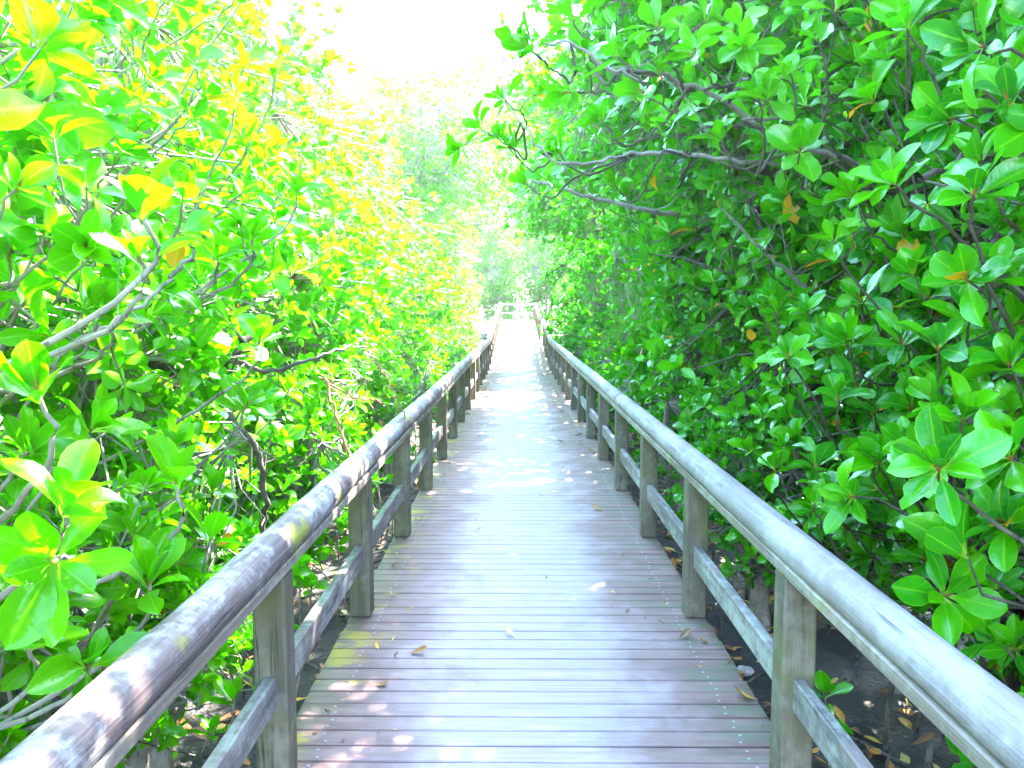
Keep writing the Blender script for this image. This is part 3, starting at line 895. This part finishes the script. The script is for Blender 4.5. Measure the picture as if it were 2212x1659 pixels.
walk = link('boardwalk', g.mesh('boardwalk', DECK, smooth=False))
tag(walk, 'grey timber plank boardwalk running straight away between two railings', 'boardwalk', kind='structure')
link('screw_heads', gs.mesh('screw_heads', SCREW, smooth=False), walk)
walk.children[0]['kind'] = 'stuff'
for xj in (-.71, -.24, .24, .71):
    g = Geo()
    beam(g, (xj, -2.2, -.09), (xj, KINK, -.09), .06, .11)
    beam(g, (xj, KINK, -.09), (xj, LAND0, SLOPE * (LAND0 - KINK) - .09), .06, .11)
    link('joist', g.mesh('joist', POST, smooth=False), walk)
for yp in np.arange(-1.5, 37, 2.68):
    for xp in (-.55, .55):
        g = Geo()
        beam(g, (xp, yp, GZ - .3), (xp, yp, deck_z(yp) - .146), .12, .12, up=(0, 1, 0))
        link('pile', g.mesh('pile', POST, smooth=False), walk)


# ------------------------------------------------------------------ railings
def railing(side, y0, y1, first, spacing, label, logmat, x_in, rail_ext=(.3, .3), seed=1):
    rng = np.random.default_rng(seed)
    t = empty('wooden_railing', (side * (x_in + .05), first, deck_z(first)))
    tag(t, label, 'railing', 'railings of the boardwalk')
    L = Vector(t.location)
    def fin(name, g, m):
        g.V = [v - np.array(L) for v in g.V]
        return link(name, g.mesh(name, m, smooth=(name == 'top_rail')), t)
    xc = side * (x_in + .05)
    ys = []
    y = first
    while y <= y1:
        ys.append(y); y += spacing
    for y in ys:
        g = Geo(); z = deck_z(y)
        beam(g, (xc, y, z + .001), (xc, y, z + .66), .1, .1, up=(0, 1, 0), rnd=rng.uniform(0, 1), bev=.006)
        fin('post', g, POST)
    yy = ([y0] + ys) if ys[0] - y0 > .3 else ys
    for a, b in zip(yy[:-1], yy[1:]):
        g = Geo()
        a2 = a + (.051 if a in ys else 0); b2 = b - .051
        beam(g, (xc, a2, deck_z(a2) + .30), (xc, b2, deck_z(b2) + .30), .038, .10, rnd=rng.uniform(0, 1), bev=.004)
        fin('mid_rail', g, MIDR)
    # rail board and round top rail in lengths of four bays
    cuts = [y0]
    for i, y in enumerate(ys):
        if i % 4 == 3: cuts.append(y)
    if y0 < KINK < y1: cuts = sorted(set(cuts + [KINK]))
    cuts = [c for c in cuts if c < y1 - .8] + [y1]
    for a, b in zip(cuts[:-1], cuts[1:]):
        r = rng.uniform(0, 1)
        g = Geo()
        beam(g, (xc, a + .002, deck_z(a) + .679), (xc, b - .002, deck_z(b) + .679), .105, .036, rnd=r)
        fin('rail_board', g, BOARD)
        g = Geo()
        K = max(6, int((b - a) / .2))
        yk = np.linspace(a + .003, b - .003, K)
        rad = .0555 + .0014 * np.sin(yk * 2.1 + r * 9) + rng.normal(0, .0006, K)
        P = np.stack([np.full(K, xc) + .003 * np.sin(yk * .9 + r), yk, np.array([deck_z(v) for v in yk]) + .734 + .003 * np.cos(yk * 1.3)], 1)
        P = np.vstack([P[:1], P, P[-1:]]); rad = np.concatenate([[.002], rad, [.002]])
        P[0, 1] -= .001; P[-1, 1] += .001
        v, q = tubes(P[None], rad[None], 28)
        # flat seat under the log, where it lies on its board
        zc = np.repeat(P[:, 2], 28)
        v[:, 2] = np.maximum(v[:, 2], zc - .040)
        g.add(v, q, r)
        fin('top_rail', g, logmat)
    return t


FIRST, BAY = 2.37, 1.36
railing(-1, -1.8, 36.9, FIRST, BAY, 'left boardwalk railing with a mossy purple-brown round top rail and square posts', LOG_L, .75, seed=4)
railing(1, -1.8, 26.4, FIRST, BAY, 'right boardwalk railing with a pale grey round top rail and square posts', LOG_R, .75, seed=5)
railing(1, 27.3, 36.9, 27.4, 1.35, 'sunlit upper railing on the right side of the ramp, beyond the long one', LOG_R, .66, seed=6)
# railing across the far end
ZL = SLOPE * (LAND0 - KINK)
t = empty('end_railing', (-.05, END, ZL))
tag(t, 'white-lit cross railing closing the far end of the boardwalk', 'railing', 'railings of the boardwalk')
for x in (-.82, 0, .82):
    g = Geo(); beam(g, (x, 0, .001), (x, 0, .68), .1, .1, up=(0, 1, 0), rnd=abs(x)); link('post', g.mesh('post', LOG_R, smooth=False), t)
g = Geo(); beam(g, (-.95, 0, .73), (.95, 0, .73), .13, .1, rnd=.3, bev=.02); link('top_rail', g.mesh('top_rail', LOG_R, smooth=False), t)
for a, b in ((-.769, -.051), (.051, .769)):
    g = Geo(); beam(g, (a, 0, .33), (b, 0, .33), .04, .1, rnd=.6); link('mid_rail', g.mesh('mid_rail', LOG_R, smooth=False), t)

# ------------------------------------------------------------------ ground
gx = np.concatenate([[-400, -120, -40, -15], np.linspace(-8, 8, 90), [15, 40, 120, 400]])
gy = np.concatenate([[-300, -60, -15], np.linspace(-4, 50, 200), [70, 120, 300, 800]])
X, Y = np.meshgrid(gx, gy, indexing='ij')
rr = np.random.default_rng(9)
Z = np.full(X.shape, GZ) + .05 * np.sin(X * 1.3 + 2 * np.sin(Y * .4)) + .04 * np.sin(Y * 1.1 + X * .7) + rr.normal(0, .012, X.shape)
rise = np.clip((Y - 24) / 14, 0, 1)
Z += rise * .75 * (np.abs(X) < 60)
n1, n2 = X.shape
i, j = np.meshgrid(np.arange(n1 - 1), np.arange(n2 - 1), indexing='ij')
Q = np.stack([i * n2 + j, (i + 1) * n2 + j, (i + 1) * n2 + j + 1, i * n2 + j + 1], -1).reshape(-1, 4)
gr = link('ground', np_mesh('ground', np.stack([X, Y, Z], -1).reshape(-1, 3), Q, MUD))
tag(gr, 'dark wet mangrove mud under the boardwalk', 'ground', kind='structure')


def gz(x, y):
    return GZ + .05 * math.sin(x * 1.3 + 2 * math.sin(y * .4)) + .04 * math.sin(y * 1.1 + x * .7) + np.clip((y - 24) / 14, 0, 1) * .75


# leaf litter and breathing roots on the mud
rl = np.random.default_rng(14)
def flat_leaf(rng, bend): return leaf_template(6, 3, rng, bend, rng.uniform(.05, .4), rng.uniform(.7, 1.05), rng.normal(0, .3))
tl = [flat_leaf(rl, b) for b in (-.6, -.3, .2, .5, .8)]
g = Geo()
for k in range(2600):
    side = rl.choice([-1, 1])
    x = side * (.75 + rl.gamma(1.6, .55)); y = rl.uniform(.6, 18) ** 1.0
    v, q, u = tl[rl.integers(0, 5)]
    a = rl.uniform(0, 6.28); c, s = math.cos(a), math.sin(a); L = rl.uniform(.06, .13)
    v = v * L; ti = rl.normal(0, .25)
    v = np.stack([v[:, 0] * c - v[:, 1] * s, v[:, 0] * s + v[:, 1] * c, v[:, 2] + ti * v[:, 1]], 1)
    v += np.array([x, y, gz(x, y) + .02 + rl.uniform(0, .02)])
    g.add(v, q, rl.uniform(0, .95), 0, u)
lo = link('leaf_litter', g.mesh('leaf_litter', LITTER))
tag(lo, 'brown and orange fallen leaves scattered on the mud', 'leaf litter', kind='stuff')
P, Rr = [], []
for k in range(900):
    side = rl.choice([-1, 1])
    x = side * (.9 + rl.gamma(1.8, .7)); y = rl.uniform(.8, 20); z = gz(x, y)
    if rl.random() < .45:
        h = rl.uniform(.08, .35)
        p = spline([(x, y, z - .03), (x + rl.normal(0, .02), y + rl.normal(0, .02), z + h * .5), (x + rl.normal(0, .04), y + rl.normal(0, .04), z + h)], 8)
        r = np.linspace(.008, .004, 8)
    else:
        a = rl.uniform(0, 6.28); L = rl.uniform(.15, .6); dx, dy = math.cos(a) * L, math.sin(a) * L
        p = spline([(x, y, z + .01), (x + dx * .5, y + dy * .5, z + rl.uniform(.02, .12)), (x + dx, y + dy, z + .01)], 8, .006, rl)
        r = np.full(8, rl.uniform(.003, .011))
    P.append(p); Rr.append(r)
v, q = tubes(np.array(P), np.array(Rr), 5)
ro = link('root_tangle', np_mesh('root_tangle', v, q, BARK_DARK))
tag(ro, 'tangle of thin roots and fallen twigs over the mud', 'roots', kind='stuff')


# seedlings under and beside the railings
def seedling(x, y, h, leaf, mat_, label, seed, whorls=1, name='mangrove_seedling', group='mangrove seedlings by the railings'):
    rng = np.random.default_rng(seed)
    z = gz(x, y)
    t = empty(name, (x, y, z)); tag(t, label, 'seedling', group)
    g = Geo(); P, A, Z = [], [], []
    for k in range(whorls):
        hh = h * (1 - .22 * k) * rng.uniform(.9, 1.05)
        tip = np.array([rng.normal(0, .05 + .05 * k), rng.normal(0, .05 + .05 * k), hh])
        p = spline([(0, 0, -.03), tuple(tip * .5 + rng.normal(0, .02, 3)), tuple(tip)], 9)
        v, q = tubes(p[None], np.linspace(.007, .004, 9)[None], 6); g.add(v, q)
        P.append(tip); A.append(np.array([rng.normal(0, .25), rng.normal(-.15, .25), 1])); Z.append(leaf * rng.uniform(.85, 1.1))
    link('stem', g.mesh('stem', BARK), t)
    V, Q, U, Rn = scatter(T_HI, np.array(P), np.array(A), np.array(Z), rng)
    link('leaves', np_mesh('leaves', V, Q, mat_, U, Rn), t)
    return t


SEED = [(1.32, 3.3, .42, .12, 2, 'small green seedling on the mud behind the second right-hand post'), (1.55, 4.3, .5, .12, 2, 'bushy seedling beside the third right-hand post, among brown litter'),
        (1.7, 2.0, .25, .13, 1, 'low dark green seedling under the nearest part of the right rail'), (1.35, 6.2, .6, .12, 3, 'leafy seedling outside the right railing by its fourth post'),
        (1.3, 8.4, .7, .12, 3, 'knee-high seedling outside the right railing by its sixth post')]
for k, (x, y, h, l, w, lab) in enumerate(SEED): seedling(x, y, h, l, LEAF, lab, 300 + k, w)
SEEDL = [(-1.15, 2.75, .55, .12, 1, 'seedling hard against the left rail just past its first post'), (-1.35, 2.35, .42, .13, 2, 'broad-leaved seedling on the mud left of the nearest left post'),
         (-1.2, 3.9, .75, .11, 2, 'slim seedling reaching the rail between the second and third left posts'), (-1.5, 1.75, .35, .13, 2, 'low seedling under the near end of the left rail'),
         (-1.25, 5.4, .8, .11, 3, 'leafy seedling outside the left railing by its third post'), (-1.3, 7.2, .9, .11, 3, 'tall seedling outside the left railing by its fifth post'),
         (-1.75, 2.9, .8, .12, 3, 'bushy seedling in the litter well left of the first left post'), (-1.3, 9.5, .9, .11, 3, 'seedling outside the left railing by its sixth post')]
for k, (x, y, h, l, w, lab) in enumerate(SEEDL): seedling(x, y, h, l, LEAF_SUN, lab, 340 + k, w)


# low shrubs that fill the foot of both walls
def shrub(x, y, sc, key, label, grp):
    t = empty('mangrove_shrub', (x, y, gz(x, y)), x * 3 + y)
    t.scale = (sc,) * 3
    tag(t, label, 'shrub', grp)
    tr, fo = SHR[key]
    link('stem', tr, t); link('foliage', fo, t)


SHR = {}
for key, mt, sd in (('l', LEAF_SUN, 61), ('r', LEAF, 62), ('l2', LEAF_SUN, 63), ('r2', LEAF, 64)):
    rs = np.random.default_rng(sd)
    tr, rt, fo = tree_meshes(sd, [(0, 0, .75, .6, .6, .55), (.1, .05, 1.15, .5, .55, .5)], stems_for(rs, 4, 1.4), 34, 9, .115, T_MID, mt, BARK, sig=.16, bare=15, n_limb=10, roots=2)
    SHR[key] = (tr, fo)
for i, y in enumerate(np.arange(3.0, 27, 2.0)):
    shrub(-1.68 - .12 * (i % 3), y + .3 * (i % 2), .8 + .13 * (i % 3), 'l' if i % 2 else 'l2', f"low bright green shrub at the foot of the left railing, {ORD[i]} from the camera", 'shrubs along the left railing')
for i, y in enumerate(np.arange(5.0, 26, 2.1)):
    shrub(1.55 + .12 * (i % 3), y + .3 * (i % 2), .8 + .12 * (i % 3), 'r' if i % 2 else 'r2', f"low deep green shrub at the foot of the right railing, {ORD[i]} from the camera", 'shrubs along the right railing')

for i, (x, y, sc_) in enumerate(((2.35, 3.0, 1.1), (2.75, 4.3, 1.2), (2.9, 2.3, 1.2), (2.3, 1.5, 1.0), (2.6, 5.6, 1.2), (3.3, 3.3, 1.3))):  # understory shrubs added to keep sun flecks off the mud
    shrub(x, y, sc_, 'r' if i % 2 else 'r2', f"added shrub shading the mud under the trees right of the near right railing, {ORD[i]} of six", 'shrubs added for shade under the right-hand trees')

# ------------------------------------------------------------------ fallen leaves on the deck
FALL = [(1100, 1372, .075, .8, .97, 'pale yellow leaf with its stalk lying in the middle of the deck'), (903, 1412, .095, 1.5, .35, 'long pinkish-brown leaf on the left part of the deck'),
        (847, 1288, .06, 2.2, 1.0, 'cream leaf lying just inside the second left post'), (850, 1225, .06, 1.2, .45, 'crumpled red-orange leaf between the second and third left posts'),
        (815, 1400, .045, .4, .8, 'small yellow leaf left of the long pinkish leaf'), (825, 1481, .06, 1.5, .3, 'thin reddish leaf near the left front of the deck'),
        (1607, 1510, .105, 1.5, .75, 'long yellow leaf at the right edge of the deck near the first right post'), (873, 1163, .06, .6, .75, 'yellow leaf against the foot of the third left post'),
        (1292, 1102, .11, 1.4, .6, 'curled orange leaf pair-sized on the right side by the third right post'), (1030, 1148, .07, 1.6, .3, 'thin brown leaf in the left middle of the deck'),
        (1520, 1388, .045, 1.3, .5, 'small orange leaf at the right edge beyond the first right post'), (1480, 1378, .08, 2.0, .05, 'dark curled leaf sliver near the right edge'),
        (1010, 895, .13, 1.4, .7, 'orange leaf at the left edge by the seventh left post'), (993, 939, .11, 1.4, .68, 'orange leaf at the left edge by the sixth left post'),
        (971, 966, .1, 1.0, .4, 'rusty leaf at the left edge by the fifth left post'), (1045, 845, .16, 1.5, .72, 'yellow leaf far along the left edge'),
        (1224, 876, .13, 1.5, .7, 'yellow leaf far along the right edge'), (1211, 890, .12, 1.3, .45, 'rusty leaf far along the right edge, just nearer than the yellow one'),
        (1251, 921, .12, 1.5, .72, 'orange-yellow leaf by the seventh right post'), (1250, 941, .12, 1.2, .5, 'orange leaf by the sixth right post'), (1211, 955, .09, 1.8, .9, 'pale leaf a step in from the right edge by the sixth right post'),
        (1250, 960, .12, 1.5, .55, 'flat rust-orange leaf between the fifth and sixth right posts'), (1281, 978, .12, 1.3, .78, 'yellow leaf at the foot of the fifth right post'), (1181, 806, .2, 1.5, .75, 'farthest yellow leaf along the right edge'),
        (1325, 1281, .035, 1.0, .85, 'tiny pale leaf right of the deck middle'), (1355, 1325, .04, 2.4, .08, 'tiny dark three-lobed leaf on the right half of the deck')]
for k, (px, py, L, a, r, lab) in enumerate(FALL):
    rr_ = np.random.default_rng(400 + k)
    p = on_deck(px, py)
    v, q, u = leaf_template(10, 5, rr_, rr_.uniform(-.9, -.3), rr_.uniform(.15, .6), rr_.uniform(.75, 1.05), rr_.normal(0, .3))
    a += math.pi * (k % 2)
    v = v * L; c, s = math.cos(a), math.sin(a)
    v = np.stack([v[:, 0] * c - v[:, 1] * s, v[:, 0] * s + v[:, 1] * c, v[:, 2]], 1)
    v -= np.array([*v[:, :2].mean(0), v[:, 2].min() - .003])
    o = link('fallen_leaf', np_mesh('fallen_leaf', v, q, LITTER, u, np.full(len(v), r)))
    o.location = p
    tag(o, lab, 'leaf', 'fallen leaves on the boardwalk')
# crumbs of leaf and twig gathered along both edges of the deck
rd = np.random.default_rng(31)
g = Geo()
for k in range(420):
    side = rd.choice([-1, 1])
    x = side * (.84 - min(.8, rd.gamma(1.2, .13))); y = rd.uniform(1.9, 26)
    if abs(abs(x) - .8) < .06 and rd.random() < .5: continue
    v, q, u = tl[rd.integers(0, 5)]
    a = rd.uniform(0, 6.28); c, s_ = math.cos(a), math.sin(a)
    L = rd.uniform(.012, .05); nar = rd.uniform(.25, 1.0)
    v = v * np.array([L * nar, L, L])
    v = np.stack([v[:, 0] * c - v[:, 1] * s_, v[:, 0] * s_ + v[:, 1] * c, v[:, 2] - v[:, 2].min()], 1) + np.array([x, y, deck_z(y) + .002])
    g.add(v, q, rd.choice([.03, .12, .3, .5, .7, .9]), 0, u)
o = link('leaf_crumbs', g.mesh('leaf_crumbs', LITTER))
tag(o, 'crumbs of dry leaf and twig gathered along both edges of the deck', 'leaf litter', kind='stuff')
# a pale stone on the mud by the right edge
bpy_rng = np.random.default_rng(77)
V, Q = [], []
for i in range(9):
    th = math.pi * i / 8
    for j in range(12):
        ph = 2 * math.pi * j / 12
        k = 1 + .12 * math.sin(3 * ph + i) + .08 * math.cos(2 * th + ph * 2)
        V.append((.055 * k * math.sin(th) * math.cos(ph) + 0, .04 * k * math.sin(th) * math.sin(ph), .028 * k * math.cos(th) + .012))
for i in range(8):
    for j in range(12):
        Q.append((i * 12 + j, i * 12 + 12 + j, i * 12 + 12 + (j + 1) % 12, i * 12 + (j + 1) % 12))
ms, nts = mat('pale_stone'); ns = N(nts)
ns.out(ns.principled(ns.mix(ns.step(ns.noise(ns.coord(), 40, 4), .4, .65), (.42, .36, .34), (.58, .52, .5)), .8, .3))
o = link('stone', np_mesh('stone', V, Q, ms))
sp_ = on_deck(1608, 1440, GZ)
o.location = (sp_[0], sp_[1], gz(sp_[0], sp_[1]) + .005)
tag(o, 'pale stone on the mud beside the right edge of the deck', 'stone')

# ------------------------------------------------------------------ light
SUN_AZ, SUN_EL = R(31), R(50)       # to the right of the view direction (+Y), above the horizon
sd = Vector((math.sin(SUN_AZ) * math.cos(SUN_EL), math.cos(SUN_AZ) * math.cos(SUN_EL), math.sin(SUN_EL)))
su = bpy.data.lights.new('sun', 'SUN')
su.energy = 4.5; su.angle = R(.53); su.color = (1.0, .95, .86)
so = bpy.data.objects.new('sun', su); COL.objects.link(so)
so.rotation_euler = sd.to_track_quat('Z', 'Y').to_euler()
so.location = (5, 5, 30)
w = bpy.data.worlds.new('World'); S.world = w; w.use_nodes = True
nt = w.node_tree; nt.nodes.clear()
sky = nt.nodes.new('ShaderNodeTexSky'); sky.sky_type = 'NISHITA'; sky.sun_disc = False
sky.sun_elevation = SUN_EL; sky.sun_rotation = SUN_AZ
sky.air_density = 1.0; sky.dust_density = .6; sky.ozone_density = 2.6
bg = nt.nodes.new('ShaderNodeBackground'); bg.inputs['Strength'].default_value = .15
ow = nt.nodes.new('ShaderNodeOutputWorld')
nt.links.new(sky.outputs[0], bg.inputs['Color']); nt.links.new(bg.outputs[0], ow.inputs['Surface'])

S.view_settings.view_transform = 'Standard'
S.view_settings.look = 'None'
S.view_settings.exposure = 4.95
S.view_settings.gamma = 1.0
cy = S.cycles
cy.max_bounces = 5; cy.diffuse_bounces = 2; cy.glossy_bounces = 2; cy.transmission_bounces = 4; cy.transparent_max_bounces = 4
cy.sample_clamp_indirect = 6.0
cy.use_denoising = True
S.render.film_transparent = False


# ------------------------------------------------------------------ thin air veil added to suggest lens glare
GLARE_DENSITY = .0010
V = np.array([(x, y, z) for z in (GZ - 1.6, 18) for x, y in ((-420, -320), (420, -320), (420, 820), (-420, 820))], float)
hm, hnt = mat('glare_air'); hn = N(hnt)
pv = hn.new('ShaderNodeVolumePrincipled')
pv.inputs['Color'].default_value = (.93, .96, 1, 1); pv.inputs['Density'].default_value = GLARE_DENSITY; pv.inputs['Anisotropy'].default_value = .6
ov = hn.new('ShaderNodeOutputMaterial'); hn.ln(pv.outputs[0], ov.inputs['Volume'])
hz = link('glare_haze', np_mesh('glare_haze', V, BOXQ, hm, smooth=False))
tag(hz, 'thin veil of air added over the scene to suggest lens glare', 'glare_haze', kind='stuff')
